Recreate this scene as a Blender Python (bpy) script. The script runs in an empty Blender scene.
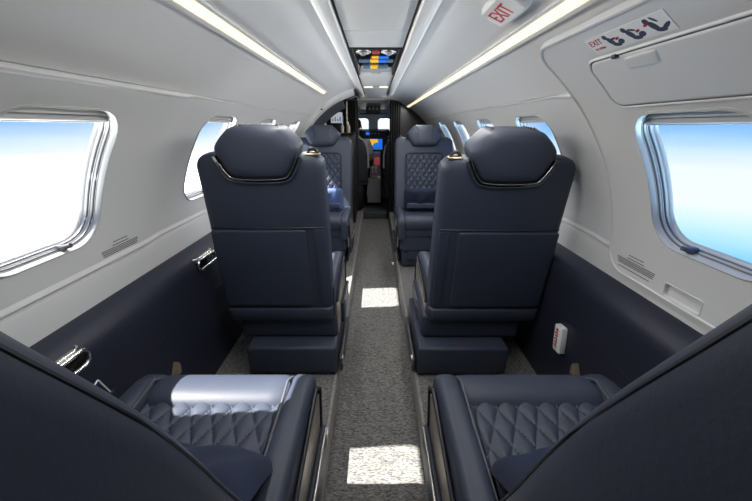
import bpy, bmesh, math, random
from mathutils import Vector, Matrix
from mathutils.geometry import delaunay_2d_cdt
random.seed(7)
PI = math.pi
sc = bpy.context.scene
COL = sc.collection
R0, ZC = .775, .645          # cabin cross-section: circle radius and height of its centre
ZF, ZA = .05, -.06           # side floor and sunken aisle

# ------------------------------------------------------------------ materials
def new_mat(name):
    m = bpy.data.materials.new(name); m.use_nodes = True
    return m, m.node_tree.nodes, m.node_tree.links, m.node_tree.nodes['Principled BSDF']

def mat(name, col, rough=.5, metal=0., spec=.5, var=0., vscale=8., bump=0., bscale=200., coat=0., sheen=0., emit=None, estr=0.):
    m, n, l, b = new_mat(name)
    b.inputs['Base Color'].default_value = (*col, 1)
    b.inputs['Roughness'].default_value = rough
    b.inputs['Metallic'].default_value = metal
    b.inputs['Specular IOR Level'].default_value = spec
    b.inputs['Coat Weight'].default_value = coat
    b.inputs['Sheen Weight'].default_value = sheen
    tc = n.new('ShaderNodeTexCoord')
    if var:
        t = n.new('ShaderNodeTexNoise'); t.inputs['Scale'].default_value = vscale; t.inputs['Detail'].default_value = 4
        r = n.new('ShaderNodeValToRGB')
        r.color_ramp.elements[0].position = .3; r.color_ramp.elements[1].position = .7
        r.color_ramp.elements[0].color = (*[c * (1 - var) for c in col], 1)
        r.color_ramp.elements[1].color = (*[min(1, c * (1 + var)) for c in col], 1)
        l.new(tc.outputs['Object'], t.inputs['Vector']); l.new(t.outputs['Fac'], r.inputs['Fac'])
        l.new(r.outputs['Color'], b.inputs['Base Color'])
    if bump:
        t2 = n.new('ShaderNodeTexNoise'); t2.inputs['Scale'].default_value = bscale; t2.inputs['Detail'].default_value = 3
        bp = n.new('ShaderNodeBump'); bp.inputs['Strength'].default_value = bump; bp.inputs['Distance'].default_value = .002
        l.new(tc.outputs['Object'], t2.inputs['Vector']); l.new(t2.outputs['Fac'], bp.inputs['Height'])
        l.new(bp.outputs['Normal'], b.inputs['Normal'])
    if emit:
        b.inputs['Emission Color'].default_value = (*emit, 1); b.inputs['Emission Strength'].default_value = estr
    return m

M = {}
M['leather'] = mat('navy leather', (.037, .046, .072), .50, spec=.36, var=.10, vscale=5, bump=.12, bscale=260)
M['panel_leather'] = mat('navy side panel leather', (.019, .022, .040), .48, spec=.45, var=.06, vscale=4, bump=.2, bscale=300)
M['piping'] = mat('dark piping', (.012, .014, .022), .45)
M['stitch'] = mat('slate stitching', (.07, .075, .09), .6)
M['wall'] = mat('pale grey lining', (.74, .745, .745), .42, spec=.4, var=.015, vscale=2, bump=.05, bscale=500)
M['wall2'] = mat('light grey lining', (.70, .705, .705), .38, spec=.4, var=.015, vscale=3)
M['ceil'] = mat('ceiling lining', (.76, .76, .755), .42, spec=.4, var=.012, vscale=2, bump=.05, bscale=500)
M['cpanel'] = mat('centre ceiling panel', (.62, .62, .61), .45, spec=.4)
M['rail'] = mat('ceiling rail', (.72, .72, .71), .5, spec=.35)
M['groove'] = mat('dark groove', (.03, .03, .03), .6)
M['slate'] = mat('slate padding', (.06, .068, .085), .5)
M['gap'] = mat('grey gap', (.16, .16, .155), .6)
M['reveal'] = mat('window reveal', (.52, .52, .50), .25, spec=.6)
M['band'] = mat('grey seal', (.10, .10, .11), .3, spec=.6)
M['shade'] = mat('grey window shade', (.42, .42, .42), .6)
M['chrome'] = mat('brushed chrome', (.75, .74, .72), .18, metal=1.)
M['steel'] = mat('satin steel', (.45, .45, .45), .32, metal=1.)
M['bronze'] = mat('brushed bronze', (.42, .38, .33), .38, metal=.75, var=.12, vscale=30)
M['brass'] = mat('brass', (.38, .32, .20), .35, metal=1.)
M['gloss'] = mat('gloss black', (.006, .006, .007), .08, coat=.5)
M['black'] = mat('black plastic', (.012, .012, .014), .45)
M['cloth'] = mat('black curtain cloth', (.008, .008, .010), .85, var=.2, vscale=20)
M['darkpanel'] = mat('black partition', (.010, .010, .012), .5)
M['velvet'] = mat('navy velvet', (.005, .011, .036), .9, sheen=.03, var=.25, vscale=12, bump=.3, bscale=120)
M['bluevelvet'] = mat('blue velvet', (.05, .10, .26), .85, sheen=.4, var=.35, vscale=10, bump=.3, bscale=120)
M['greyblue'] = mat('grey blue velvet', (.05, .065, .11), .8, sheen=.3, var=.2, vscale=12)
M['white'] = mat('white plastic', (.88, .88, .87), .4)
M['sign'] = mat('sign face', (.72, .72, .70), .35)
M['red'] = mat('red print', (.45, .012, .03), .5)
M['ink'] = mat('grey print', (.05, .05, .055), .6)
M['blueink'] = mat('slate blue print', (.05, .065, .11), .6)
M['tan'] = mat('tan tab', (.22, .175, .115), .6, var=.15, vscale=40)
M['greypl'] = mat('grey plastic', (.30, .31, .33), .45)
M['dgrey'] = mat('dark grey plastic', (.055, .058, .065), .5)
M['cockwall'] = mat('cockpit lining', (.36, .36, .36), .5)
M['skin'] = mat('skin', (.50, .30, .22), .5)
M['hair'] = mat('dark grey hair', (.03, .028, .028), .7)
M['shirt'] = mat('white shirt', (.75, .76, .80), .7)
M['trouser'] = mat('dark trousers', (.012, .013, .02), .8)
M['bottle'] = mat('bottle glass', (.55, .50, .45), .15, spec=.7)
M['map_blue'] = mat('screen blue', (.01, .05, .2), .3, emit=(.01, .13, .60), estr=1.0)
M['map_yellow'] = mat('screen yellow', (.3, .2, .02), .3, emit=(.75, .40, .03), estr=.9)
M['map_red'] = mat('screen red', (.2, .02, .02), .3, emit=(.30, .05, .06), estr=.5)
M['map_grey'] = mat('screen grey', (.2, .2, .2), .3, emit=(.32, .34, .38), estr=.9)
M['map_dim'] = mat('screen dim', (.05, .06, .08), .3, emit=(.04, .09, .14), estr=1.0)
M['orange'] = mat('orange knob', (.7, .28, .02), .4)
M['led'] = mat('light strip diffuser', (.8, .75, .6), .5, emit=(1., .84, .56), estr=1.0)

def carpet():
    m, n, l, b = new_mat('grey ribbed carpet')
    tc = n.new('ShaderNodeTexCoord')
    mp = n.new('ShaderNodeMapping'); mp.inputs['Scale'].default_value = (48, 165, 48)
    t = n.new('ShaderNodeTexNoise'); t.inputs['Scale'].default_value = 1.6; t.inputs['Detail'].default_value = 5; t.inputs['Roughness'].default_value = .7
    r = n.new('ShaderNodeValToRGB')
    r.color_ramp.elements[0].position = .36; r.color_ramp.elements[0].color = (.045, .045, .046, 1)
    r.color_ramp.elements[1].position = .66; r.color_ramp.elements[1].color = (.30, .295, .285, 1)
    bp = n.new('ShaderNodeBump'); bp.inputs['Strength'].default_value = .8; bp.inputs['Distance'].default_value = .004
    l.new(tc.outputs['Object'], mp.inputs['Vector']); l.new(mp.outputs['Vector'], t.inputs['Vector'])
    l.new(t.outputs['Fac'], r.inputs['Fac']); l.new(r.outputs['Color'], b.inputs['Base Color'])
    l.new(t.outputs['Fac'], bp.inputs['Height']); l.new(bp.outputs['Normal'], b.inputs['Normal'])
    b.inputs['Roughness'].default_value = .95; b.inputs['Specular IOR Level'].default_value = .1
    return m
M['carpet'] = carpet()
M['edge'] = mat('carpet edging', (.25, .24, .23), .85, var=.25, vscale=90)

def glass():
    m, n, l, b = new_mat('window glass'); n.remove(b)
    tr = n.new('ShaderNodeBsdfTransparent'); tr.inputs['Color'].default_value = (.97, .98, .98, 1)
    gl = n.new('ShaderNodeBsdfGlossy'); gl.inputs['Roughness'].default_value = .02
    mx = n.new('ShaderNodeMixShader'); mx.inputs['Fac'].default_value = .04
    l.new(tr.outputs[0], mx.inputs[1]); l.new(gl.outputs[0], mx.inputs[2])
    l.new(mx.outputs[0], n['Material Output'].inputs['Surface'])
    return m
M['glass'] = glass()

# ------------------------------------------------------------------ object helpers
def obj(name, bm, m, parent=None, smooth=True, flip=False):
    me = bpy.data.meshes.new(name)
    bmesh.ops.recalc_face_normals(bm, faces=bm.faces)
    bm.to_mesh(me); bm.free()
    if smooth:
        for p in me.polygons: p.use_smooth = True
        try: me.set_sharp_from_angle(angle=math.radians(50))
        except Exception: pass
    mm = M[m] if isinstance(m, str) else m
    me.materials.append(mm)
    o = bpy.data.objects.new(name, me); COL.objects.link(o)
    if parent: o.parent = parent
    return o
def tag(o, label=None, cat=None, group=None, kind=None):
    if label: o['label'] = label
    if cat: o['category'] = cat
    if group: o['group'] = group
    if kind: o['kind'] = kind
    return o
def thing(name, label, cat, loc=(0, 0, 0), rz=0, group=None, kind=None):
    o = bpy.data.objects.new(name, None); COL.objects.link(o)
    o.location = loc; o.rotation_euler = (0, 0, rz); o.empty_display_size = .05
    return tag(o, label, cat, group, kind)
def struct(name, bm, m, parent=None, smooth=True):
    o = obj(name, bm, m, parent, smooth)
    if parent is None: o['kind'] = 'structure'
    return o
def BM(): return bmesh.new()
def box(bm, c, s, bev=.0, seg=3, rot=None):
    t = bmesh.new(); bmesh.ops.create_cube(t, size=1)
    bmesh.ops.scale(t, vec=s, verts=t.verts)
    if bev > 0:
        bmesh.ops.bevel(t, geom=t.edges[:], offset=min(bev, min(s) * .49), segments=seg, profile=.5, affect='EDGES')
    if rot is not None: bmesh.ops.transform(t, matrix=rot, verts=t.verts)
    bmesh.ops.translate(t, vec=c, verts=t.verts)
    merge(bm, t); return bm
def merge(bm, t):
    vm = [bm.verts.new(v.co) for v in t.verts]
    for i, v in enumerate(t.verts): v.index = i
    for f in t.faces:
        try: bm.faces.new([vm[v.index] for v in f.verts])
        except ValueError: pass
    t.free()
def loft(bm, rings, caps=(True, True), closed=True):
    vs = [[bm.verts.new(p) for p in r] for r in rings]
    n = len(rings[0])
    for a, b in zip(vs, vs[1:]):
        for i in range(n if closed else n - 1):
            j = (i + 1) % n
            try: bm.faces.new((a[i], a[j], b[j], b[i]))
            except ValueError: pass
    if caps[0]: bm.faces.new(vs[0][::-1])
    if caps[1]: bm.faces.new(vs[-1])
    return bm
def tube(bm, path, r, n=10, closed=False):
    path = [Vector(p) for p in path]; rings = []
    N = len(path)
    for i, p in enumerate(path):
        if closed: d = path[(i + 1) % N] - path[i - 1]
        else: d = path[min(i + 1, N - 1)] - path[max(i - 1, 0)]
        d.normalize()
        up = Vector((0, 0, 1)) if abs(d.z) < .9 else Vector((1, 0, 0))
        a = d.cross(up).normalized(); b = a.cross(d)
        rings.append([p + (a * math.cos(2 * PI * k / n) + b * math.sin(2 * PI * k / n)) * r for k in range(n)])
    if closed: rings.append(rings[0])
    return loft(bm, rings, caps=(not closed, not closed))
def rrect(w, h, r, k=6, m=1):
    r = min(r, w / 2 - 1e-5, h / 2 - 1e-5); pts = []
    if m > 1:
        p = rrect(w, h, r, k); q = []
        for i, a in enumerate(p):
            q.append(a)
            if i % (k + 1) == k:
                b = p[(i + 1) % len(p)]
                q += [(a[0] + (b[0]-a[0]) * j / m, a[1] + (b[1]-a[1]) * j / m) for j in range(1, m)]
        return q
    for cx, cy, a0 in ((w/2-r, h/2-r, 0), (-w/2+r, h/2-r, 90), (-w/2+r, -h/2+r, 180), (w/2-r, -h/2+r, 270)):
        for i in range(k + 1):
            a = math.radians(a0 + 90 * i / k); pts.append((cx + r * math.cos(a), cy + r * math.sin(a)))
    return pts
def sheet(bm, f, nu, nv):
    g = [[bm.verts.new(f(i / nu, j / nv)) for j in range(nv + 1)] for i in range(nu + 1)]
    for i in range(nu):
        for j in range(nv): bm.faces.new((g[i][j], g[i+1][j], g[i+1][j+1], g[i][j+1]))
    return g
def sweep(bm, prof, ys, caps=True):
    """profile of (x,z) points extruded along world Y"""
    return loft(bm, [[(x, y, z) for x, z in prof] for y in ys], caps=(caps, caps))

# ------------------------------------------------------------------ cabin shell mapping
def smooth(a, b, t):
    t = max(0, min(1, (t - a) / (b - a))); return t * t * (3 - 2 * t)
def Rw(Y): return R0 + .010 * smooth(1.06, 1.16, Y)
def W(side, Y, th, r):                     # th in degrees from straight up
    a = math.radians(th)
    return Vector((side * r * math.sin(a), Y, ZC + r * math.cos(a)))
def inside(p, poly):
    x, y = p; c = False; j = len(poly) - 1
    for i in range(len(poly)):
        xi, yi = poly[i]; xj, yj = poly[j]
        if (yi > y) != (yj > y) and x < (xj - xi) * (y - yi) / (yj - yi) + xi: c = not c
        j = i
    return c
DEG = R0 * PI / 180                        # metres of arc per degree
def panel(bm, outline, holes, mapf, step=.04):
    """outline/holes in (Y, arc) metres; mapf(Y, arc) -> point"""
    pts, edges = [], []
    def loop(pl):
        n0 = len(pts); pts.extend(Vector(p) for p in pl)
        edges.extend((n0 + i, n0 + (i + 1) % len(pl)) for i in range(len(pl)))
    def dense(pl):
        out = []
        for a, b in zip(pl, pl[1:] + pl[:1]):
            L = math.dist(a, b); k = max(1, int(L / step))
            out += [(a[0] + (b[0]-a[0]) * i / k, a[1] + (b[1]-a[1]) * i / k) for i in range(k)]
        return out
    ol = dense(outline); loop(ol)
    for h in holes: loop(h)
    x0, x1 = min(p[0] for p in ol), max(p[0] for p in ol); y0, y1 = min(p[1] for p in ol), max(p[1] for p in ol)
    nx, ny = int((x1 - x0) / step), int((y1 - y0) / step)
    allb = [p for p in ol] + [p for h in holes for p in h]
    for i in range(1, nx):
        for j in range(1, ny):
            p = (x0 + (x1-x0) * i / nx, y0 + (y1-y0) * j / ny)
            if not inside(p, ol) or any(inside(p, h) for h in holes): continue
            if min(abs(p[0]-q[0]) + abs(p[1]-q[1]) for q in allb) < step * .5: continue
            pts.append(Vector(p))
    vo, eo, fo, *_ = delaunay_2d_cdt(pts, edges, [], 0, 1e-6)
    vs = [bm.verts.new(mapf(v.x, v.y)) for v in vo]
    for f in fo:
        c = sum((vo[i] for i in f), Vector((0, 0))) / len(f)
        if inside(c, ol) and not any(inside(c, h) for h in holes):
            try: bm.faces.new([vs[i] for i in f])
            except ValueError: pass
    for v in [v for v in bm.verts if not v.link_faces]: bm.verts.remove(v)

WIN_TH = (50.8, 77.5)
WA, WB = .155, (WIN_TH[1] - WIN_TH[0]) * DEG / 2
WC = (WIN_TH[0] + WIN_TH[1]) / 2 * DEG
def winloop(Yc, ins, k=10):
    return [(Yc + p[0], WC + p[1]) for p in rrect(2 * (WA - ins), 2 * (WB - ins), .080 - ins, k, 8)]
YB = -.75                                  # aft end of the built cabin
LW = [.715, 1.46, 2.07, 2.75]
RW = [1.46, 2.06, 2.71, 3.37]
TOP, BOT = 45.1, 83.6
# side walls -------------------------------------------------------
def side_wall(name, side, y1, wins, y0=YB, extra=None):
    bm = BM()
    def mp(Y, s): return W(side, Y, s / DEG, Rw(Y))
    holes = [winloop(c, -.002) for c in wins] + ([extra] if extra else [])
    panel(bm, [(y0, 46.6*DEG), (y1, 46.6*DEG), (y1, 82.4*DEG), (y0, 82.4*DEG)], holes, mp)
    ys = [y0 + (y1 - y0) * j / 110 for j in range(111)]
    lip = [(45.1, .035), (45.7, .012), (45.72, .002), (45.8, -.003), (46.0, -.0042), (46.25, -.003), (46.6, 0)]
    low = [(82.4, 0), (82.8, -.002), (83.15, -.0048), (83.4, -.0052), (83.6, -.003), (83.65, .012)]
    for pr_ in (lip, low):
        loft(bm, [[W(side, y, th, Rw(y) + d) for th, d in pr_] for y in ys], caps=(False, False), closed=False)
    return struct(name, bm, 'wall')
side_wall('wall_left', -1, 3.12, LW)
plug_out = [(.72 + p[0], 60.5*DEG + p[1]) for p in rrect(.60, 55*DEG, .07, 8, 20)]
inner_cut = [(.71 + p[0], 64.5*DEG + p[1]) for p in rrect(.50, 36*DEG, .05, 8, 16)]
side_wall('wall_right', 1, 4.36, RW, extra=inner_cut)

# windows ----------------------------------------------------------
LATCH = True
def window(n, side, Yc, rbase):
    bm = BM()
    prof = [(-.004, .0035), (-.0035, -.0015), (-.0005, -.003), (.002, .000), (.003, .010), (.0050, .0105), (.006, .020), (.008, .0205), (.009, .033), (.012, .035), (.013, .042)]
    loft(bm, [[W(side, Y, s / DEG, rbase + dr) for Y, s in winloop(Yc, ins)] for ins, dr in prof], caps=(False, False))
    w = struct('window_%d' % n, bm, 'reveal')
    b = BM()
    for ins, dr in ((.0052, .0140), (.0085, .0250)):
        tube(b, [W(side, Y, s / DEG, rbase + dr) for Y, s in winloop(Yc, ins)], .0024, 8, True)
    obj('window_seal', b, 'band', w)
    b = BM()
    lp = winloop(Yc, .0112)
    def gp(Y, s): return W(side, Y, s / DEG, rbase + .0375)
    panel(b, lp, [], gp, .06)
    obj('window_pane', b, 'glass', w)
    # shade lowered a little way, thin cellular sheet
    b = BM()
    th0, th1 = 50.9, 54.05
    hw = WA - .006
    def sh(u, v, d):
        th = th0 + (th1 - th0) * v
        half = hw - max(0, .050 * (1 - v) ** 2.2)
        return W(side, Yc + (2 * u - 1) * half, th, rbase + d + .003 * math.cos(v * PI * 6))
    sheet(b, lambda u, v: sh(u, v, .016), 16, 24); sheet(b, lambda u, v: sh(u, v, .022), 16, 24)
    tube(b, [sh(i / 16, 1, .019) for i in range(17)], .0035, 8)
    obj('window_shade', b, 'shade', w)
    # small pull latch in the low forward corner
    b = BM()
    p = W(side, Yc + .045, 76.7, rbase + .008)
    tube(b, [p, p + Vector((-side * .022, .004, .006))], .006, 12)
    box(b, p + Vector((side * .004, .004, 0)), (.02, .016, .016), .003)
    obj('shade_latch', b, 'band', w)
    return w
k = 1
for c in LW: window(k, -1, c, Rw(c)); k += 1
for c in RW: window(k, 1, c, Rw(c)); k += 1

# emergency exit plug on the right -----------------------------------
RP = R0 - .010
dr = thing('door_1', None, None); dr['kind'] = 'structure'
bm = BM()
pocket = [(.741 + p[0], 86.0*DEG + p[1]) for p in rrect(.105, 2.7*DEG, .008, 4)]
panel(bm, plug_out, [winloop(.70, -.002), pocket], lambda Y, s: W(1, Y, s / DEG, RP), .035)
obj('door_panel', bm, 'wall', dr)
bm = BM()
loft(bm, [[W(1, .72 + p[0], 60.5 + p[1] / DEG, RP + d) for p in rrect(.60 + e, 55*DEG + e, .07 + e/2, 8, 20)]
          for e, d in ((-.012, -.0005), (-.006, -.004), (.002, -.0035), (.007, .001), (.008, .012))], caps=(False, False))
obj('door_edge', bm, 'wall2', dr)
bm = BM()
loft(bm, [[W(1, .741 + p[0], 86.0 + p[1] / DEG, RP + d) for p in rrect(.105 + e, 2.7*DEG + e, .008, 4)]
          for e, d in ((.006, 0), (.004, -.0015), (0, -.001), (-.006, .016))], caps=(False, True))
obj('recessed_handle', bm, 'wall2', dr)
# hatch cover
bm = BM()
def hatch_ring(e, d):
    return [W(1, .655 + p[0], 44.2 + p[1] / DEG, RP + d) for p in rrect(.43 + e, 9.4*DEG + e, .03 + e / 2, 6, 8)]
def hatch_fill(e, d, b):
    pl = [(.655 + p[0], 44.2*DEG + p[1]) for p in rrect(.43 + e, 9.4*DEG + e, .03 + e/2, 6, 8)]
    panel(b, pl, [], lambda Y, s: W(1, Y, s / DEG, RP + d), .04)
hatch_fill(-.012, -.0030, bm)
loft(bm, [hatch_ring(-.012, -.0030), hatch_ring(-.005, -.0026), hatch_ring(-.001, -.001), hatch_ring(0, .002)], caps=(False, False))
hc = obj('hatch_cover', bm, 'wall', dr)
bm = BM()
loft(bm, [hatch_ring(-.0015, -.0006), hatch_ring(.003, -.0009), hatch_ring(.0065, -.0006)], caps=(False, False))
obj('hatch_groove', bm, 'gap', hc)
bm = BM()
loft(bm, [hatch_ring(.006, -.0004), hatch_ring(.008, -.0030), hatch_ring(.013, -.0034), hatch_ring(.018, .0)], caps=(False, False))
obj('hatch_surround', bm, 'wall', hc)
bm = BM()
loft(bm, [[W(1, .715 + p[0] + (p[1] * .3), 41.1 + p[1] / DEG, RP + d) for p in rrect(.075 + e, .024 + e, .006, 4)]
          for e, d in ((.006, -.0029), (.003, -.0055), (-.003, -.006))], caps=(False, True))
obj('finger_latch', bm, 'wall2', hc)
bm = BM()
box(bm, W(1, .768, 39.35, RP - .004), (.01, .012, .008), .002)
obj('hatch_catch', bm, 'black', hc)
# window of the plug
window(k, 1, .70, RP); k += 1

# ceiling ----------------------------------------------------------
bm = BM()
RC = .781
def ceil_half(side, y0, y1, th0=10.5):
    prof = [(th0 + (44.9 - th0) * i / 26, RC) for i in range(27)] + [(45.35, RC - .001), (45.6, RC + .003), (45.7, RC + .014)]
    ny = 12
    loft(bm, [[W(side, y0 + (y1 - y0) * j / ny, th, r) for th, r in prof] for j in range(ny + 1)], caps=(False, False), closed=False)
ceil_half(-1, YB, 3.12); ceil_half(1, YB, 4.36); 
prof = [(-(10.5) + 21 * i / 8, RC + .02) for i in range(9)]
loft(bm, [[W(1, y, th, r) for th, r in prof] for y in (YB, 4.36)], caps=(False, False), closed=False)
bx0 = BM(); box(bx0, (0, 4.075, 1.432), (.37, .65, .03), .004); merge(bm, bx0)
struct('ceiling', bm, 'ceil')
bm = BM()   # entry bay lining on the left, ahead of the door arch
prof = [(6 + 104 * i / 30, RC + .05) for i in range(31)]
loft(bm, [[W(-1, y, th, r) for th, r in prof] for y in (3.12, 4.36)], caps=(False, False), closed=False)
struct('wall_entry', bm, 'darkpanel')

# central overhead rails and panels (trim)
for i, s in enumerate((-1, 1)):
    bm = BM()
    prof = [(.178, 1.414), (.168, 1.404), (.158, 1.399), (.150, 1.398), (.146, 1.391), (.121, 1.390), (.118, 1.393), (.118, 1.44), (.178, 1.44)]
    sweep(bm, [(s * x, z) for x, z in prof], [YB, 1, 2, 3.75])
    t = struct('trim_%d' % (i + 1), bm, 'rail')
    bm = BM(); sweep(bm, [(s * x, z) for x, z in ((.1165, 1.4085), (.110, 1.4085), (.110, 1.436), (.1165, 1.436))], [YB, 3.74])
    obj('trim_gap', bm, 'groove', t)
def ceil_panel(i, y0, y1, z=1.401, m='ceil'):
    bm = BM(); box(bm, (0, (y0 + y1) / 2, z + .012), (.217, y1 - y0 - .004, .024), .003)
    return struct('trim_%d' % i, bm, 'cpanel')
ceil_panel(3, YB, .55); ceil_panel(4, .55, 1.30); ceil_panel(5, 1.30, 1.55); ceil_panel(6, 2.30, 2.93); ceil_panel(7, 2.97, 3.74)

# overhead service unit with a gloss face; emissive bars paint in cockpit screen reflections
ov = thing('overhead_gloss_unit', 'gloss black overhead unit with painted screen reflections between the ceiling rails', 'overhead unit', (0, 1.56, 1.40))
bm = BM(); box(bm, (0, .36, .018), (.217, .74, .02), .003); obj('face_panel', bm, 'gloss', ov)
bm = BM()
for s in (-1, 1): box(bm, (s * .102, .36, .004), (.012, .74, .012), .003)
box(bm, (0, .008, .004), (.217, .014, .012), .003)
obj('unit_frame', bm, 'black', ov)
for s in (-1, 1):
    bm = BM()
    tube(bm, [(s * .055 + .028 * math.cos(a), .10 + .03 * math.sin(a), .006) for a in [2*PI*i/24 for i in range(24)]], .006, 8, True)
    g = obj('air_vent', bm, 'steel', ov)
    bm = BM(); bmesh.ops.create_uvsphere(bm, u_segments=16, v_segments=8, radius=.016)
    bmesh.ops.translate(bm, vec=(s * .055, .10, .006), verts=bm.verts); obj('vent_nozzle', bm, 'greypl', g)
def bar(x0, x1, y0, y1, m, nm='reflection_bar', z=.006, par=None):
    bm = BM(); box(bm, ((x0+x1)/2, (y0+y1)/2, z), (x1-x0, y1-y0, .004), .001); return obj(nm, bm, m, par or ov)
bar(-.016, .014, .08, .14, 'map_red', 'red_reflection_bar')
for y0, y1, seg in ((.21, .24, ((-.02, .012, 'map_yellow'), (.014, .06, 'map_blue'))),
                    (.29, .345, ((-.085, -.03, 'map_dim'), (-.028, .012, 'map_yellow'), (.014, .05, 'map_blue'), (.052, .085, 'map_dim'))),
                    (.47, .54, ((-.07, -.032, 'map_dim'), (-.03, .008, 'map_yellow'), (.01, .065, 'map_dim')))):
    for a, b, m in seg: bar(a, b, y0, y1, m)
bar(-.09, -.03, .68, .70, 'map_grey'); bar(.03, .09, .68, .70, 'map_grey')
dl = thing('ceiling_spotlight', 'small bright dome light bar across the overhead panel nearest the cockpit', 'light', (0, 2.95, 1.402))
bm = BM(); box(bm, (0, 0, .010), (.217, .034, .02), .003); obj('lamp_housing', bm, 'black', dl)
for s in (-1, 1):
    bm = BM(); box(bm, (s * .062, 0, -.003), (.07, .024, .008), .003); obj('lamp_lens', bm, 'led', dl)

# ceiling light strips -------------------------------------------------
for side, y1, lab in ((-1, 2.63, 'left'), (1, 4.34, 'right')):
    o_ = -.75 if side < 0 else 0
    s = thing('light_strip', 'warm white light strip recessed along the %s side of the ceiling' % lab, 'light')
    bm = BM()
    sec = [(27.9, RC + .004), (28.0, RC - .004), (28.4, RC - .006), (29.0, RC - .007), (29.6, RC - .006), (29.95, RC - .004), (30.0, RC + .004)]
    # housing lips either side
    for a, b in ((27.55, 28.0), (30.0, 30.6)):
        loft(bm, [[W(side, y, th + o_, r) for th, r in ((a, RC + .002), (a, RC - .007), (b, RC - .009), (b, RC + .002))] for y in (YB, y1 + .01)])
    obj('strip_housing', bm, 'rail', s)
    bm = BM(); loft(bm, [[W(side, y, th + o_, r) for th, r in sec] for y in [YB + (y1 - YB) * i / 10 for i in range(11)]])
    obj('strip_diffuser', bm, 'led', s)

# sills under the wall panels
for i, (side, y1) in enumerate(((-1, 3.12), (1, 4.36))):
    bm = BM()
    prof = [(83.0, R0 + .014), (83.8, R0 + .010), (84.2, R0 + .003), (84.8, R0 + .0), (87, R0 - .001), (91.2, R0 - .002), (91.3, R0 + .02)]
    loft(bm, [[W(side, y, th, r + Rw(y) - R0) for th, r in prof] for y in [YB + (y1 - YB) * j / 40 for j in range(41)]], closed=False, caps=(False, False))
    struct('trim_%d' % (8 + i), bm, 'wall2')

# floor --------------------------------------------------------------
bm = BM()
box(bm, (0, 2.4, ZA - .02), (.44, 6.8, .04))
for s in (-1, 1): box(bm, (s * .485, 1.8, ZF - .055), (.60, 5.2, .11), .0)
struct('floor', bm, 'carpet', smooth=False)
for s in (-1, 1):
    bm = BM(); prof = [(s * .1865, ZF + .001), (s * .185, ZF + .004), (s * .178, ZF + .002), (s * .174, ZF - .006), (s * .1725, ZA + .001), (s * .1865, ZA + .001)]
    sweep(bm, prof, [YB, 3.3, 4.38]); struct('trim_%d' % (10 if s < 0 else 11), bm, 'edge')

# aft bulkhead
bm = BM(); loft(bm, [[W(1, YB + d, i * 10, .83) for i in range(36)] for d in (-.02, 0)]); struct('wall_back', bm, 'wall')
# lower hull skins behind the side panels so that no light leaks in
for nm, s in (('wall_lower_left', -1), ('wall_lower_right', 1)):
    bm = BM(); box(bm, (s * .81, (YB + 4.36) / 2, .31), (.02, 4.36 - YB, .86)); struct(nm, bm, 'darkpanel')

# ------------------------------------------------------------------ side ledges
def ledge(side):
    lab = 'left' if side < 0 else 'right'
    L = thing('side_ledge', 'navy leather padded ledge and side panel along the %s cabin wall' % lab, 'side panel')
    bm = BM()
    prof = [(.772, .640), (.757, .637), (.735, .629), (.718, .619), (.707, .605), (.701, .588), (.700, .565), (.703, .50), (.714, .30), (.727, .05), (.772, .05)]
    y1 = 3.10 if side < 0 else 4.30
    sweep(bm, [(side * x, z) for x, z in prof], [YB + (y1 - YB) * j / 20 for j in range(21)])
    obj('padded_ledge', bm, 'panel_leather', L)
    bm = BM(); tube(bm, [(side * .7045, y, .44) for y in (YB, 1, 2, y1)], .0012, 6); obj('seam', bm, 'piping', L)
    return L
LL = ledge(-1); LR = ledge(1)

def cup_holder(side, Y, label):
    t = thing('cup_holder', label, 'cup holder', (side * .712, Y, .605), 0 if side > 0 else PI, 'cup holders in the side ledges')
    # local +x points outboard
    bm = BM(); box(bm, (.012, 0, -.020), (.064, .150, .050), .012, 4); obj('holder_body', bm, 'gloss', t)
    bm = BM(); tube(bm, [(-.019 + .042 * 0 , p[0], -.018 + p[1]) for p in rrect(.142, .040, .018, 6)], .0055, 8, True)
    tube(bm, [(.016 + p[0], p[1], .0065) for p in rrect(.054, .136, .02, 6)], .0045, 8, True); obj('holder_rim', bm, 'chrome', t)
    bm = BM(); box(bm, (.016, 0, .004), (.044, .12, .006), .003); obj('holder_lid', bm, 'bronze', t)
    return t
cup_holder(-1, .598, 'chrome rimmed cup holder in left ledge, beside the nearest left seatback')
cup_holder(-1, 1.275, 'chrome and bronze cup holder in left ledge, outboard of the middle left seat')
cup_holder(1, 1.33, 'dark cup holder in right ledge, outboard of the middle right seat')

bm = BM(); box(bm, (-.700, .655, .42), (.030, .085, .07), .006); obj('booklet_pocket', bm, 'panel_leather', LL)
mg = thing('magazine', 'navy booklet with white edging slotted by the left side panel', 'magazine', (-.694, .655, .462), 0)
bm = BM(); box(bm, (0, 0, 0), (.006, .055, .085), .002, rot=Matrix.Rotation(.35, 4, 'X')); obj('booklet', bm, 'velvet', mg)
bm = BM(); r_ = Matrix.Rotation(.35, 3, 'X')
tube(bm, [r_ @ Vector((.0035, p[0], p[1])) for p in rrect(.055, .085, .004, 3)], .002, 6, True); obj('booklet_edging', bm, 'white', mg)

def tab(side, Y, z, lab):
    x = side * .706
    bm = BM(); pts = [(-.022, -.022), (.020, -.022), (.020, .010), (.010, .026)]
    rings = [[(x - side * d, Y + a, z + b) for a, b in pts] for d in (-.006, .010)]
    loft(bm, rings); o = obj('fabric_tab', bm, 'tan', None, smooth=False)
    return tag(o, lab, 'tab')
tab(-1, .955, .30, 'small tan tab standing from the left navy side panel near floor')
tab(1, .955, .295, 'small tan tab standing from the right navy side panel near floor')

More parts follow.
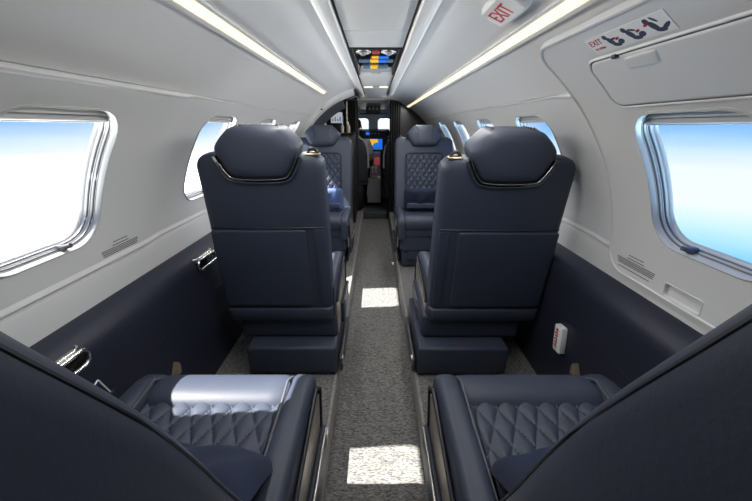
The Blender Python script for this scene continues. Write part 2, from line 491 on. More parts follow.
wb = thing('wall_box', 'small white box with red print fixed low on right navy panel', 'box', (.700, 1.075, .345), 0)
bm = BM(); box(bm, (0, 0, 0), (.026, .048, .105), .005, rot=Matrix.Rotation(-.12, 4, 'X')); obj('box_body', bm, 'white', wb)
bm = BM(); rr_ = Matrix.Rotation(-.12, 3, 'X')
for j, (a, h) in enumerate(((.004, .012), (.006, .009), (.003, .011), (.006, .008), (.004, .012), (.007, .007))):
    zz = .034 - j * .0125
    p = rr_ @ Vector((-.0135, .004, zz)); box(bm, p, (.001, .014 + a, .005), 0)
    p = rr_ @ Vector((-.0135, -.004 + a, zz + .005)); box(bm, p, (.001, .005, h * .5), 0)
obj('red_print', bm, 'red', wb)

# ------------------------------------------------------------------ prints and signs
def wrap(bm, side, Y0, th0, r):
    """flat mesh (x right, y up, z out) wrapped on the lining, read from inside"""
    for v in bm.verts:
        u, w, d = v.co
        v.co = W(side, Y0 - side * u, th0 - w / DEG, r - d)
    return bm
def text_bm(s, size, ext=.0006, sx=1.):
    cu = bpy.data.curves.new('t', 'FONT'); cu.body = s; cu.size = size; cu.extrude = ext; cu.align_x = 'CENTER'; cu.align_y = 'CENTER'; cu.resolution_u = 3
    o = bpy.data.objects.new('t', cu); COL.objects.link(o)
    dg = bpy.context.evaluated_depsgraph_get(); dg.update()
    me = bpy.data.meshes.new_from_object(o.evaluated_get(dg))
    bm = BM(); bm.from_mesh(me); bpy.data.objects.remove(o); bpy.data.curves.remove(cu); bpy.data.meshes.remove(me)
    bmesh.ops.scale(bm, vec=(sx, 1, 1), verts=bm.verts)
    return bm
def subdiv_box(bm, cx, cy, w, h, z0, z1, n=8):
    for i in range(n):
        box(bm, (cx - w/2 + w * (i + .5) / n, cy, (z0+z1)/2), (w / n, h, z1 - z0))
# EXIT sign
ex = thing('exit_sign', 'white ceiling box sign with red EXIT letters beside right light strip', 'sign')
bm = BM()
for w, h, r in ((1, 1, 1),):
    loft(bm, [[W(1, .918 + p[0], 22.6 + p[1] / DEG, RC - d) for p in rrect(.150 + e, .074 + e, .010, 4, 3)] for e, d in ((.0, -.004), (0, .008), (-.008, .019), (-.022, .021))])
obj('sign_box', bm, 'sign', ex)
bm = wrap(text_bm('EXIT', .056, .0008, .80), 1, .918, 22.6, RC - .0213); obj('sign_lettering', bm, 'red', ex, smooth=False)
# door instruction placard
pc = thing('instruction_placard', 'white EXIT placard with three opening pictures above right hatch', 'placard')
bm = BM(); Wd = .205; subdiv_box(bm, 0, 0, Wd, .043, 0, .001, 10)
obj('placard_plate', wrap(bm, 1, .712, 36.75, RP), 'white', pc, smooth=False)
bm = text_bm('EXIT', .020, .0004, .92); bmesh.ops.translate(bm, vec=(-.079, .007, .0014), verts=bm.verts)
t2 = text_bm('TO OPEN', .0075, .0004); bmesh.ops.translate(t2, vec=(-.079, -.009, .0014), verts=t2.verts); merge(bm, t2)
obj('placard_lettering', wrap(bm, 1, .712, 36.75, RP), 'red', pc, smooth=False)
def disc(bm, cx, cy, rx, ry, rot=0, z=.0014, n=14):
    vs = []
    for i in range(n):
        a = 2 * PI * i / n; x, y = rx * math.cos(a), ry * math.sin(a)
        vs.append(bm.verts.new((cx + x * math.cos(rot) - y * math.sin(rot), cy + x * math.sin(rot) + y * math.cos(rot), z)))
    bm.faces.new(vs)
for i, cx in enumerate((-.033, .020, .073)):
    bm = BM(); dx = .004 * i
    disc(bm, cx - .014, .012, .006, .006)                          # head
    disc(bm, cx - .006, -.001, .0065, .013, .5)                    # torso
    disc(bm, cx + .003, -.012, .011, .0045, -.2)                   # legs
    disc(bm, cx + .002, .003 + dx, .009, .0025, .1 - .5 * i)       # arm
    if i == 2: disc(bm, cx + .015, -.008, .012, .004, .5)
    else: disc(bm, cx + .017, -.008, .008, .006, .2)
    pg = obj('pictogram', wrap(bm, 1, .712, 36.75, RP), 'blueink', pc, smooth=False)
    bm = BM(); disc(bm, cx + (.013 if i < 2 else -.018), (.001 if i < 2 else .006), .006, .0026, .3, .0016)
    obj('arrow_mark', wrap(bm, 1, .712, 36.75, RP), 'red', pg, smooth=False)
# small print blocks on both walls
def print_block(side, Y, th, r, skew, label):
    bm = BM(); rnd = random.Random(5)
    rows = [(.030, .0, .058, .0022), (.020, .0, .066, .0022)] + [(.012 - k * .0052, 0, .150 - .004 * k, .0022) for k in range(4)] + [(-.016, -.004, .126, .0022)]
    for y, x, w, h in rows:
        u = -w / 2
        while u < w / 2:
            L = rnd.uniform(.003, .011); L = min(L, w / 2 - u)
            box(bm, (x + u + L / 2, y + skew * (u + L / 2), .0005), (L, h, .0006)); u += L + .0016
    o = obj('wall_lettering', wrap(bm, side, Y, th, r), 'ink', None, smooth=False)
    return tag(o, label, 'lettering')
print_block(-1, .945, 81.6, R0 - .0002, .0, 'block of fine grey print under the large left window')
print_block(1, .905, 85.1, RP - .0002, 0, 'block of fine grey print on right exit panel below window')

# ------------------------------------------------------------------ passenger seats
def quilt(bm, w, l, mapf, wx=.052, wy=.080, amp=.007, nx=76, ny=None, rc=.03):
    ny = ny or int(nx * l / w)
    def f(u, v):
        x, y = (u - .5) * w, (v - .5) * l
        p, q = x / wx + y / wy, x / wx - y / wy
        dp, dq = abs(p - round(p)) * 2, abs(q - round(q)) * 2
        h = amp * math.sqrt(max(0, 1 - (1 - min(dp, dq)) ** 2.4))
        e = min(1, min(u, 1 - u) * w / .008) * min(1, min(v, 1 - v) * l / .008)
        return mapf(x, y, h * e + .004 * (e - .6))
    sheet(bm, f, nx, ny)
def seat(loc, rz, inb, recline, label, base_dx=0., top_h=.705, group='passenger seats', Wd=.485, bow=0., bdx=0.):
    """local: x lateral, +y the way it faces, origin on the side floor under the rear of the back; inb = sign of the aisle side in local x"""
    S = thing('passenger_seat', label, 'seat', loc, rz, group)
    a = math.radians(recline); ca, sa = math.cos(a), math.sin(a); pz = .253
    def B(x, d, h): return Vector((x + inb * bdx, d * ca - h * sa, pz + d * sa + h * ca))
    # ---- back shell
    bm = BM(); rings = []
    H = top_h
    hs = [0, .006, .02] + [.02 + (H - .07) * i / 24 for i in range(1, 25)] + [H - .05 + .05 * math.sin(PI/2 * i / 9) for i in range(1, 10)]
    for h in hs:
        e = max(0, (h - (H - .05)) / .05); b0 = max(0, (.02 - h) / .02)
        k_ = 1 - math.sqrt(max(0, 1 - e * e))
        w = Wd - 2 * .050 * k_ - .016 * b0
        th = (.125 - .020 * h / H) * (1 - .50 * k_) - .016 * b0
        d0 = .0 + .020 * k_ + .008 * b0
        belly = .006 * math.sin(PI * min(1, h / H)); th += bow * math.exp(-((h - .60) / .15) ** 2)
        rings.append([B(x, d0 + th / 2 + y - (belly if y < 0 else 0) * (1 - (2*x/Wd)**2), h) for x, y in rrect(w, th, .030 * (1 - .45 * k_), 6)])
    loft(bm, rings); back = obj('backrest', bm, 'leather', S)
    # rear details: seam lines, lower panel, band
    bm = BM(); d = -.0035
    zs = .437
    tube(bm, [B(-Wd/2 + .012, d + .004, zs), B(-Wd/4, d - .002, zs), B(0, d - .003, zs), B(Wd/4, d - .002, zs), B(Wd/2 - .012, d + .004, zs)], .0030, 6)
    obj('rear_seam', bm, 'piping', back)
    bm = BM()
    rr = rrect(Wd - .062 - .03, zs - .075 - .012, .012, 5)
    xo = -inb * .036
    rings = [[B(xo + p[0] * s_, d - .0 - o_, .070 + (zs - .075) / 2 + p[1] * s_ + .002) for p in rr] for s_, o_ in ((1, -.006), (1, .004), (.985, .0065), (.95, .0072))]
    loft(bm, rings); obj('rear_panel', bm, 'leather', back)
    bm = BM()
    rr = rrect(.040, zs - .085, .008, 4)
    rings = [[B(inb * (Wd/2 - .032) + p[0] * s_, d - o_, .070 + (zs - .075) / 2 + p[1] * s_ + .002) for p in rr] for s_, o_ in ((1, -.008), (1, .0005), (.9, .0025))]
    loft(bm, rings); obj('rear_side_strip', bm, 'leather', back)
    bm = BM()
    rings = [[B(x, .055 + y, h) for x, y in rrect(Wd + e, .135 + e, .03, 6)] for h, e in ((-.002, -.012), (.004, .001), (.030, .004), (.056, .004), (.062, -.004))]
    loft(bm, rings); obj('lower_trim_band', bm, 'leather', back)
    # piping along both front edges of the back
    for s in (-1, 1):
        bm = BM(); tube(bm, [B(s * (Wd/2 - .006), .125 - .02 * t - .012 + bow * math.exp(-((.06 + t * (H - .13) - .60) / .15) ** 2), .06 + t * (H - .13)) for t in [i / 16 for i in range(17)]], .0020, 6)
        obj('edge_piping', bm, 'piping', back)
    # front quilt in the back, with raised side wings
    bm = BM(); quilt(bm, .300, .50, lambda x, y, h: B(x, .127 - .020 * (.33 + y) / H + h, .33 + y), wx=.050, wy=.072, amp=.012, nx=84)
    obj('back_quilt', bm, 'leather', back)
    bm = BM(); pr_ = rrect(.312, .512, .035, 6)
    tube(bm, [B(p[0], .128 - .020 * (.33 + p[1]) / H, .33 + p[1]) for p in pr_], .0045, 8, True); obj('quilt_piping', bm, 'piping', back)
    # ---- headrest: rounded hexagonal pad wrapped over the top of the back
    hx = [(.148, .010), (.142, .030), (.096, .076), (.076, .083), (.0, .086), (-.076, .083), (-.096, .076), (-.142, .030), (-.148, .010), (-.138, -.020), (-.107, -.076), (-.085, -.088), (0, -.092), (.085, -.088), (.107, -.076), (.138, -.020)]
    def smoothpoly(p, it=2):
        for _ in range(it):
            q = []
            for A_, B_ in zip(p, p[1:] + p[:1]):
                q += [(A_[0]*.75 + B_[0]*.25, A_[1]*.75 + B_[1]*.25), (A_[0]*.25 + B_[0]*.75, A_[1]*.25 + B_[1]*.75)]
            p = q
        return p
    hp = smoothpoly(hx)
    HC = H + .006                       # centre height of the headrest
    bm = BM(); rings = []
    for d_, s_ in ((-.020, .30), (-.0195, .60), (-.016, .84), (-.006, .955), (.010, .995), (.04, 1.0), (.10, .985), (.128, .955), (.145, .88), (.153, .70), (.156, .35)):
        rings.append([B(x * s_, d_, HC + z * s_) for x, z in hp])
    loft(bm, rings); hd = obj('headrest', bm, 'leather', S)
    for s in (-1, 1):
        bm = BM(); tube(bm, [B(s * x, d_, HC + z) for x, z, d_ in ((.066, .085, .06), (.068, .079, .136), (.066, .06, .153), (.055, .0, .1558), (.060, -.05, .151), (.070, -.084, .132))], .0032, 6)
        obj('headrest_piping', bm, 'piping', hd)
        bm = BM(); tube(bm, [B(s * x, d_, HC + z) for x, z, d_ in ((.074, .085, .06), (.086, .072, .0), (.110, .044, -.0085), (.132, .010, -.006))], .0034, 6)
        obj('headrest_seam', bm, 'piping', hd)
    # gloss recess with a thin bright rim under the headrest
    low = [p for p in hp if p[1] < -.004]; low.sort(key=lambda p: p[0])
    bm = BM(); outp = [(x * 1.075, z * 1.115) for x, z in low]
    rings = [[B(x, d_, HC + z) for x, z in low[::1]] + [B(x, d_, HC + z) for x, z in outp[::-1]] for d_ in (-.009, .02)]
    loft(bm, rings); obj('headrest_recess', bm, 'gloss', hd)
    bm = BM(); tube(bm, [B(x * 1.012, -.0105, HC + z * 1.015) for x, z in low], .0013, 6)
    obj('headrest_rim', bm, 'steel', hd); bm = BM()
    tube(bm, [B(x * 1.10, -.007, HC + z * 1.145) for x, z in low], .0034, 6); obj('headrest_welt', bm, 'leather', hd)
    # belt guide on the aisle shoulder
    bm = BM(); c = B(inb * .192, .035, H - .004)
    box(bm, c, (.050, .05, .010), .004); bg = obj('belt_guide', bm, 'brass', S)
    bm = BM(); tube(bm, [c + Vector((.016 * math.cos(t), -.012, .004 + .017 * math.sin(t))) for t in [PI * i / 10 for i in range(11)]], .0062, 8)
    box(bm, c + Vector((0, 0, .006)), (.018, .03, .006), .002); obj('guide_loop', bm, 'black', bg)
    # ---- cushion
    bm = BM(); box(bm, (0, .27, .315), (.44, .34, .13), .03, 4); cu = obj('seat_cushion', bm, 'leather', S)
    bm = BM(); quilt(bm, .345, .27, lambda x, y, h: Vector((x, .225 + y, .385 + h + .012 * (y / .27 + .5))), wx=.050, wy=.10, amp=.010, nx=90)
    obj('cushion_quilt', bm, 'leather', cu)
    bm = BM(); rings = []       # front bolster roll
    for x in [-.178 + .356 * i / 16 for i in range(17)]:
        e = abs(x) / .178; sc_ = 1 - .10 * max(0, (e - .88) / .12) ** 2
        rings.append([(x, .390 + .068 * sc_ * math.copysign(abs(math.cos(t)) ** .85, math.cos(t)), .362 + .060 * sc_ * math.copysign(abs(math.sin(t)) ** .85, math.sin(t))) for t in [2 * PI * i / 28 for i in range(28)]])
    loft(bm, rings); obj('front_bolster', bm, 'leather', cu)
    for s in (-1, 1):           # side bolsters
        bm = BM(); rings = []
        for y, zt, sc_ in ((.02, .410, .9), (.06, .420, 1), (.20, .426, 1), (.34, .428, 1), (.40, .425, 1), (.435, .413, .96), (.455, .395, .88), (.460, .37, .70)):
            hh = zt - .25
            rings.append([(s * .206 + x, y, .25 + hh / 2 + z) for x, z in rrect(.066 * sc_, hh, .026 * sc_, 6)])
        loft(bm, rings); obj('side_bolster', bm, 'leather', cu)
        bm = BM(); tube(bm, [(s * .1755, y, z) for y, z in ((.06, .400), (.20, .412), (.33, .422), (.39, .430), (.44, .40), (.457, .37))], .0035, 8)
        obj('bolster_piping', bm, 'stitch', cu)
    # ---- leg panel, base, side trims
    bm = BM(); box(bm, (0, .395, .235), (.40, .07, .19), .02, 4); obj('leg_panel', bm, 'leather', S)
    bm = BM(); box(bm, (0, .392, .125), (.30, .06, .11), .008); obj('leg_panel_box', bm, 'leather', S)
    bm = BM(); box(bm, (base_dx * .5, .215, .205), (.435, .40, .115), .018, 4); obj('seat_carriage', bm, 'leather', S)
    bm = BM(); box(bm, (base_dx, .17, .078), (.395, .47, .14), .014, 4); bs = obj('seat_base', bm, 'leather', S)
    bm = BM(); box(bm, (base_dx + inb * .18, -.045, .007), (.02, .02, .014), .003); obj('floor_fitting', bm, 'black', bs)
    bm = BM(); bx = inb * .2405      # aisle side trim
    pts = [(.04, .15), (.40, .17), (.44, .34), (.40, .375), (.10, .33), (.04, .30)]
    loft(bm, [[(bx + inb * d_, y, z) for y, z in pts] for d_ in (-.012, .004)]); sp = obj('aisle_trim', bm, 'bronze', S)
    bm = BM()
    tube(bm, [(bx + inb * .004, y, z) for y, z in ((.05, .315), (.10, .345), (.40, .390), (.446, .355), (.43, .26), (.405, .15))], .006, 8); obj('trim_edge', bm, 'piping', sp)
    bm = BM(); box(bm, (bx + inb * .012, .30, .185), (.016, .26, .11), .007); obj('armrest_end', bm, 'leather', sp)
    bm = BM(); tube(bm, [(bx + inb * .022, y, .245) for y in (.19, .41)], .004, 8); obj('trim_handle', bm, 'steel', sp)
    # track cover at the foot
    bm = BM(); box(bm, (base_dx + inb * .214, .13, .045), (.014, .36, .07), .006); tr = obj('track_cover', bm, 'dgrey', bs)
    bm = BM(); tube(bm, [(base_dx + inb * .2215, -.03 + .018 * math.cos(t), .06 + .024 * math.sin(t)) for t in [2*PI*i/18 for i in range(18)]], .004, 6, True); obj('recline_knob', bm, 'steel', tr)
    return S
# nearest pair (camera stands between their backs)
SG = 'navy leather passenger seats'
seat((-.405, .308, ZF), 0, 1, 23.2, 'nearest left navy leather seat, sunlit quilted cushion below camera', group=SG, top_h=.84, Wd=.498, bow=.012, bdx=.014)
seat((.398, .308, ZF), 0, -1, 22.8, 'nearest right navy leather seat, shaded quilted cushion below camera', group=SG, top_h=.84, Wd=.498, bow=.012, bdx=.014)
# middle pair, backs to the camera
seat((-.417, 1.280, ZF), 0, 1, 6.0, 'middle left navy leather seat seen from behind, beside the left windows', base_dx=.046, group=SG, Wd=.458, top_h=.710)
seat((.466, 1.275, ZF), 0, -1, 8.5, 'middle right navy leather seat seen from behind, beside the right exit panel', base_dx=-.084, group=SG, Wd=.475, top_h=.702)
# front pair facing the camera
seat((-.445, 2.86, ZF), PI, -1, 13, 'front left navy leather seat facing aft with sunlit quilted back', group=SG, top_h=.718)
seat((.400, 2.86, ZF), PI, 1, 13, 'front right navy leather seat facing aft with shaded quilted back', group=SG, top_h=.718)

# ------------------------------------------------------------------ pillows
def pillow(loc, w, h, t, rot, m, label, band=None):
    P = thing('throw_pillow', label, 'pillow', loc); P.rotation_euler = rot
    bm = BM(); n = 22
    def f(sg):
        def g(u, v):
            x, y = 2*u - 1, 2*v - 1
            k_ = max(0, (1 - abs(x) ** 2.6) * (1 - abs(y) ** 2.6)) ** .42
            px = x * (1 - .05 * (1 - y*y)); py = y * (1 - .05 * (1 - x*x))
            wr = .004 * math.sin(9 * x + 4 * y) * k_
            c_ = 1 - .06 * (abs(x) * abs(y)) ** 4
            return (px * w / 2 * c_, sg * (t / 2 * k_ + wr), py * h / 2 * c_)
        return g
    sheet(bm, f(1), n, n); sheet(bm, f(-1), n, n)
    bmesh.ops.remove_doubles(bm, verts=bm.verts, dist=.0008)
    obj('pillow_cover', bm, m, P)
    if band:
        bm = BM(); box(bm, (0, t * .46, -h * .17), (w * .80, .016, h * .22), .007, 3); obj('pillow_band', bm, band, P)
    return P
pillow((-.365, .425, .500), .34, .17, .095, (math.radians(58), 0, math.radians(-3)), 'velvet', 'dark navy velvet pillow on nearest left quilted cushion')
pillow((.378, .420, .497), .31, .17, .095, (math.radians(58), 0, math.radians(4)), 'velvet', 'dark navy velvet pillow on nearest right quilted cushion')
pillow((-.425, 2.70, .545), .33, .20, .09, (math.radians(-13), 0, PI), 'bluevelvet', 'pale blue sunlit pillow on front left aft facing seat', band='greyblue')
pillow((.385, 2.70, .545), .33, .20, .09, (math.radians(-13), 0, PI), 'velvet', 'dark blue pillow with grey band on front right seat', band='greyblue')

# ------------------------------------------------------------------ entry arch and galley at the front left
bm = BM()
prof = [(.86, 3.10), (.765, 3.10), (.752, 3.115), (.745, 3.15), (.735, 3.17), (.735, 3.20), (.86, 3.20)]
loft(bm, [[W(-1, y, th, r) for r, y in prof] for th in [14.5 + 93.5 * i / 34 for i in range(35)]])
loft(bm, [[W(-1, y, th, r) for r, y in ((.777, 3.11), (.777, 3.135), (.86, 3.135), (.86, 3.11))] for th in [5 + 19 * i / 8 for i in range(9)]])
ar = struct('door_2', bm, 'wall2')
bm = BM()
prof = [(.733, 3.17), (.720, 3.18), (.682, 3.25), (.675, 3.30), (.69, 3.33), (.80, 3.33), (.80, 3.205), (.733, 3.20)]
loft(bm, [[W(-1, y, th, r) for r, y in prof] for th in [24 + 34 * i / 16 for i in range(17)]])
obj('door_padding', bm, 'slate', ar)
bm = BM(); p = W(-1, 3.108, 38, .757); tube(bm, [p, p + Vector((0, -.012, 0))], .007, 10); obj('door_fastener', bm, 'black', ar)

ga = thing('galley_cabinet', 'black galley cabinet behind front left seat', 'cabinet', (-.46, 4.0, -.06))
bm = BM(); box(bm, (0, 0, .54), (.44, .44, 1.08), .01); obj('cabinet_body', bm, 'darkpanel', ga)
bm = BM(); box(bm, (0, -.01, 1.092), (.45, .46, .024), .006); obj('counter', bm, 'gloss', ga)
bm = BM(); box(bm, (0, -.224, .55), (.40, .012, .9), .004); dd = obj('cabinet_door', bm, 'black', ga)
bm = BM(); tube(bm, [(.16, -.238, .7), (.16, -.238, .9)], .006, 8); obj('door_handle', bm, 'steel', dd)
ap = thing('galley_monitor', 'small grey lit monitor mounted above the black galley counter', 'monitor', (-.435, 4.0, 1.044))
bm = BM(); box(bm, (0, 0, .085), (.15, .05, .17), .006); obj('monitor_case', bm, 'black', ap)
bm = BM(); box(bm, (0, -.027, .153), (.128, .006, .110), .002); ms = obj('monitor_screen', bm, 'map_grey', ap)
bm = BM()
for i, h in enumerate((.03, .045, .025, .05)): box(bm, (-.042 + i * .027, -.031, .115 + h/2), (.014, .002, h))
obj('screen_figure', bm, 'map_dim', ms, smooth=False)
def bottle(x, y, z, h, m, lab):
    bm = BM(); pr_ = [(.0, 0), (.017, 0), (.018, .01), (.018, h * .6), (.008, h * .75), (.007, h), (.0, h)]
    loft(bm, [[(x + max(r, .0005) * math.cos(t), y + max(r, .0005) * math.sin(t), z + zz) for t in [2*PI*i/14 for i in range(14)]] for r, zz in pr_])
    return tag(obj('bottle', bm, m, None), lab, 'bottle', 'bottles on the galley counter')
bottle(-.555, 3.87, 1.044, .15, 'white', 'pale bottle left of the galley monitor')
bottle(-.365, 3.86, 1.044, .10, 'bottle', 'small tan bottle directly below the right edge of the galley monitor')
bottle(-.300, 3.88, 1.044, .11, 'bottle', 'small tan bottle nearest the aisle on the galley counter')

# ------------------------------------------------------------------ front partitions and curtains
bm = BM()
pts = [(.19, -.06)] + [(.82 * math.sin(math.radians(t)), ZC + .82 * math.cos(math.radians(t))) for t in range(150, 12, -4)] + [(.17, 1.40)]
pts = [p for p in pts if p[0] >= .17]
loft(bm, [[(x, y, z) for x, z in pts] for y in (4.36, 4.39)]); struct('wall_front_right', bm, 'darkpanel', smooth=False)
bm = BM()
pts2 = [(-x * 1.06, z) for x, z in pts]; pts2 = [(min(-.22, x), z) for x, z in pts2]
loft(bm, [[(x, y, z) for x, z in pts2] for y in (4.36, 4.39)]); struct('wall_front_left', bm, 'darkpanel', smooth=False)
bm = BM()
box(bm, (0, 4.375, 1.425), (.46, .05, .05), .008); struct('trim_12', bm, 'ceil')
def curtain(x0, x1, y, label, z0=.06, z1=1.395):
    t = thing('curtain', label, 'curtain', ((x0 + x1) / 2, y, z0)); bm = BM(); n = 60
    w = x1 - x0; hh = z1 - z0
    for off in (0, .006):
        sheet(bm, lambda u, v: ((u - .5) * w * (1 - .12 * math.sin(PI * v)), off + .022 * math.sin(u * PI * 2 * 5) * (.5 + .5 * (1 - v)), v * hh), n, 10)
    obj('curtain_cloth', bm, 'cloth', t)
    bm = BM(); tube(bm, [(-w/2, .003, hh + .004), (w/2, .003, hh + .004)], .008, 8); obj('curtain_rail', bm, 'steel', t)
    return t
curtain(-.375, -.240, 4.28, 'black curtain drawn back at left of the cockpit entry')
curtain(.158, .300, 4.28, 'black curtain drawn back at right of the cockpit entry')
bm = BM(); tube(bm, [(-.352, 4.246, -.055), (-.352, 4.246, .6), (-.345, 4.246, 1.38)], .012, 10)
tag(obj('grab_pole', bm, 'bronze'), 'slim bronze pole beside the left cockpit curtain', 'pole')

# ------------------------------------------------------------------ cockpit
for nm, x in (('wall_cockpit_left', -1), ('wall_cockpit_right', 1)):
    bm = BM(); box(bm, (x * .745, 5.10, .66), (.03, 1.44, 1.56)); struct(nm, bm, 'cockwall')
bm = BM(); box(bm, (0, 5.10, 1.45), (1.5, 1.44, .03)); struct('ceiling_cockpit', bm, 'cockwall')
bm = BM(); box(bm, (0, 5.10, -.09), (1.5, 1.44, .03)); struct('floor_cockpit', bm, 'darkpanel')
bm = BM()   # nose bulkhead with two windshield openings
def nose(Y, s): return Vector((Y, 5.80 - .0 * s, s))
def wl(cx): return [(cx + p[0], 1.125 + p[1]) for p in rrect(.215, .205, .05, 5)]
panel(bm, [(-.76, -.1), (.76, -.1), (.76, 1.46), (-.76, 1.46)], [wl(-.225), wl(.135)], nose, .08)
wf = struct('wall_nose', bm, 'cockwall')
for i, cx in enumerate((-.225, .135)):
    bm = BM()
    loft(bm, [[(a, 5.80 + d, b) for a, b in [(cx + p[0], 1.125 + p[1]) for p in rrect(.215 + e, .205 + e, .05, 5)]] for e, d in ((.02, -.004), (.0, -.008), (-.008, .0), (-.008, .03))], caps=(False, False))
    ww = struct('window_%d' % (k + i), bm, 'greypl')
    bm = BM(); v = [bm.verts.new((cx + p[0], 5.82, 1.125 + p[1])) for p in rrect(.210, .200, .05, 5)]; bm.faces.new(v); obj('windshield_pane', bm, 'glass', ww)
# overhead panel
op = thing('cockpit_overhead_panel', 'pale grey cockpit overhead panel with a dark instrument box', 'panel', (-.035, 4.75, 1.30))
bm = BM(); loft(bm, [[(x * w, y, z + zz) for x, zz in ((-1, .0), (-.8, .06), (.8, .06), (1, 0), (.9, -.02), (-.9, -.02))] for y, z, w in ((-.30, .10, .20), (0, .07, .20), (.25, .05, .20), (.45, .06, .20))]); obj('overhead_liner', bm, 'cockwall', op)
bm = BM(); box(bm, (.0, .02, .02), (.19, .12, .10), .01); ob = obj('switch_box', bm, 'black', op)
for s in (-.045, 0, .045):
    bm = BM(); tube(bm, [(s, -.042, .012), (s * 1.2, -.046, .036)], .009, 8); obj('switch', bm, 'greypl', ob)
bm = BM(); box(bm, (.0, .03, -.036), (.36, .06, .012), .004); obj('lower_bar', bm, 'black', op)
# instrument panel with glareshield
ip = thing('instrument_panel', 'dark cockpit instrument panel with map display under the windshield', 'instrument panel', (-.03, 5.50, .30))
bm = BM(); loft(bm, [[(x * w, y, z) for x, z in ((-1, zb), (-.92, zt), (.92, zt), (1, zb), (.8, zb - .03), (-.8, zb - .03))] for y, w, zb, zt in ((0, .19, .655, .735), (.05, .21, .655, .755), (.25, .26, .70, .77))]); gs = obj('glareshield', bm, 'black', ip)
bm = BM(); box(bm, (-.10, -.012, .705), (.055, .02, .04), .004); obj('radio_screen', bm, 'map_blue', gs)
for x in (-.03, .02, .07): 
    bm = BM(); box(bm, (x, -.010, .705), (.03, .02, .022), .003); obj('guard_switch', bm, 'greypl', gs)
bm = BM(); box(bm, (0, .12, .40), (.90, .16, .50), .01); obj('panel_body', bm, 'black', ip)
bm = BM(); box(bm, (.015, .035, .545), (.23, .02, .16), .004); sn = obj('map_display', bm, 'map_blue', ip)
bm = BM(); v = [bm.verts.new((x, .0235, z)) for x, z in ((-.098, .62), (.055, .62), (.065, .575), (.0, .56), (-.03, .515), (-.098, .535))]; bm.faces.new(v); obj('map_land', bm, 'map_yellow', sn, smooth=False)
bm = BM(); v = [bm.verts.new((x, .0235, z)) for x, z in ((-.07, .475), (.10, .475), (.10, .50), (-.06, .49))]; bm.faces.new(v); obj('map_legend', bm, 'map_dim', sn, smooth=False)
# pedestal
pd = thing('control_pedestal', 'grey cockpit control pedestal with pale levers below map display', 'control pedestal', (-.03, 5.28, 0))
bm = BM(); loft(bm, [[(x * .11, y, z) for x in (-1, 1) for y, z in (((-.24, .02), (-.24, .37), (.10, .52), (.22, .74), (.24, .74), (.24, .02))[::(1 if x < 0 else -1)])]], caps=(True, False)) if False else None
bm.free(); bm = BM()
pp = [(-.24, .02), (-.24, .37), (.08, .50), (.13, .72), (.20, .74), (.20, .02)]
loft(bm, [[(x, y, z) for y, z in pp] for x in (-.10, .10)]); obj('pedestal_body', bm, 'greypl', pd, smooth=False)
bm = BM(); box(bm, (.045, .092, .60), (.085, .012, .12), .003, rot=None); obj('keypad_screen', bm, 'map_red', pd)
bm = BM(); box(bm, (-.052, .092, .60), (.075, .012, .15), .003); obj('keypad', bm, 'black', pd)
for i, x in enumerate((-.07, -.02, .03)):
    bm = BM(); tube(bm, [(x, -.06, .43), (x, -.07, .51)], .008, 8); box(bm, (x, -.072, .52), (.034, .03, .03), .01); obj('lever', bm, 'white', pd)
bm = BM(); box(bm, (.0, -.20, .405), (.045, .035, .035), .01); obj('trim_knob', bm, 'orange', pd)
bm = BM(); box(bm, (.07, -.20, .40), (.05, .05, .03), .01); obj('trim_wheel', bm, 'white', pd)
# cockpit seats
def cockpit_seat(x, label):
    t = thing('pilot_chair', label, 'chair', (x, 4.92, -.05), 0, 'cockpit seats')
    bm = BM(); rings = []
    for h, w, th in ((.42, .40, .09), (.48, .44, .11), (.75, .45, .11), (.90, .42, .10), (.98, .34, .09), (1.02, .22, .07), (1.035, .12, .04)):
        rings.append([(a, b - .08 * (h - .42), h) for a, b in rrect(w, th, .035, 5)])
    loft(bm, rings); bk = obj('backrest', bm, 'dgrey', t)
    bm = BM(); path = [(s * w, -.04 - .08 * (h - .42), h) for s, w, h in ((-1, .225, .60), (-1, .225, .78), (-1, .205, .90), (-1, .165, .98), (-1, .09, 1.025), (1, .09, 1.025), (1, .165, .98), (1, .205, .90), (1, .225, .78), (1, .225, .60))]
    tube(bm, path, .012, 8); obj('back_edging', bm, 'wall', bk)
    bm = BM(); box(bm, (0, .24, .40), (.44, .46, .12), .03); obj('seat', bm, 'dgrey', t)
    bm = BM(); box(bm, (0, .22, .17), (.30, .34, .34), .02); obj('seat_base', bm, 'black', t)
    for s in (-1, 1):
        bm = BM(); box(bm, (s * .215, .08, .62), (.05, .24, .045), .015); obj('armrest', bm, 'dgrey', t)
    return t
cockpit_seat(-.335, 'grey cockpit chair at left, with the pilot in it')
cockpit_seat(.335, 'grey cockpit chair at right, partly behind the black curtain')
# pilot ------------------------------------------------------------
def skinned(name, joints, edges, m, parent, root=0, sub=2):
    me = bpy.data.meshes.new(name); me.from_pydata([j[0] for j in joints], edges, []); o = bpy.data.objects.new(name, me); COL.objects.link(o)
    md = o.modifiers.new('s', 'SKIN'); md.use_smooth_shade = True
    sv = me.skin_vertices[0].data
    for i, j in enumerate(joints):
        r = j[1] if isinstance(j[1], tuple) else (j[1], j[1]); sv[i].radius = r
        sv[i].use_root = i == root
    sb = o.modifiers.new('b', 'SUBSURF'); sb.levels = sub; sb.render_levels = sub
    dg = bpy.context.evaluated_depsgraph_get(); dg.update()
    nm = bpy.data.meshes.new_from_object(o.evaluated_get(dg)); bpy.data.objects.remove(o); bpy.data.meshes.remove(me)
    nm.name = name
    nm.materials.clear(); nm.materials.append(M[m])
    for p in nm.polygons: p.use_smooth = True
    o = bpy.data.objects.new(name, nm); COL.objects.link(o); o.parent = parent
    return o
pl = thing('person', 'person in white shirt seated at the left cockpit controls, seen from behind', 'person', (-.295, 5.06, .43))
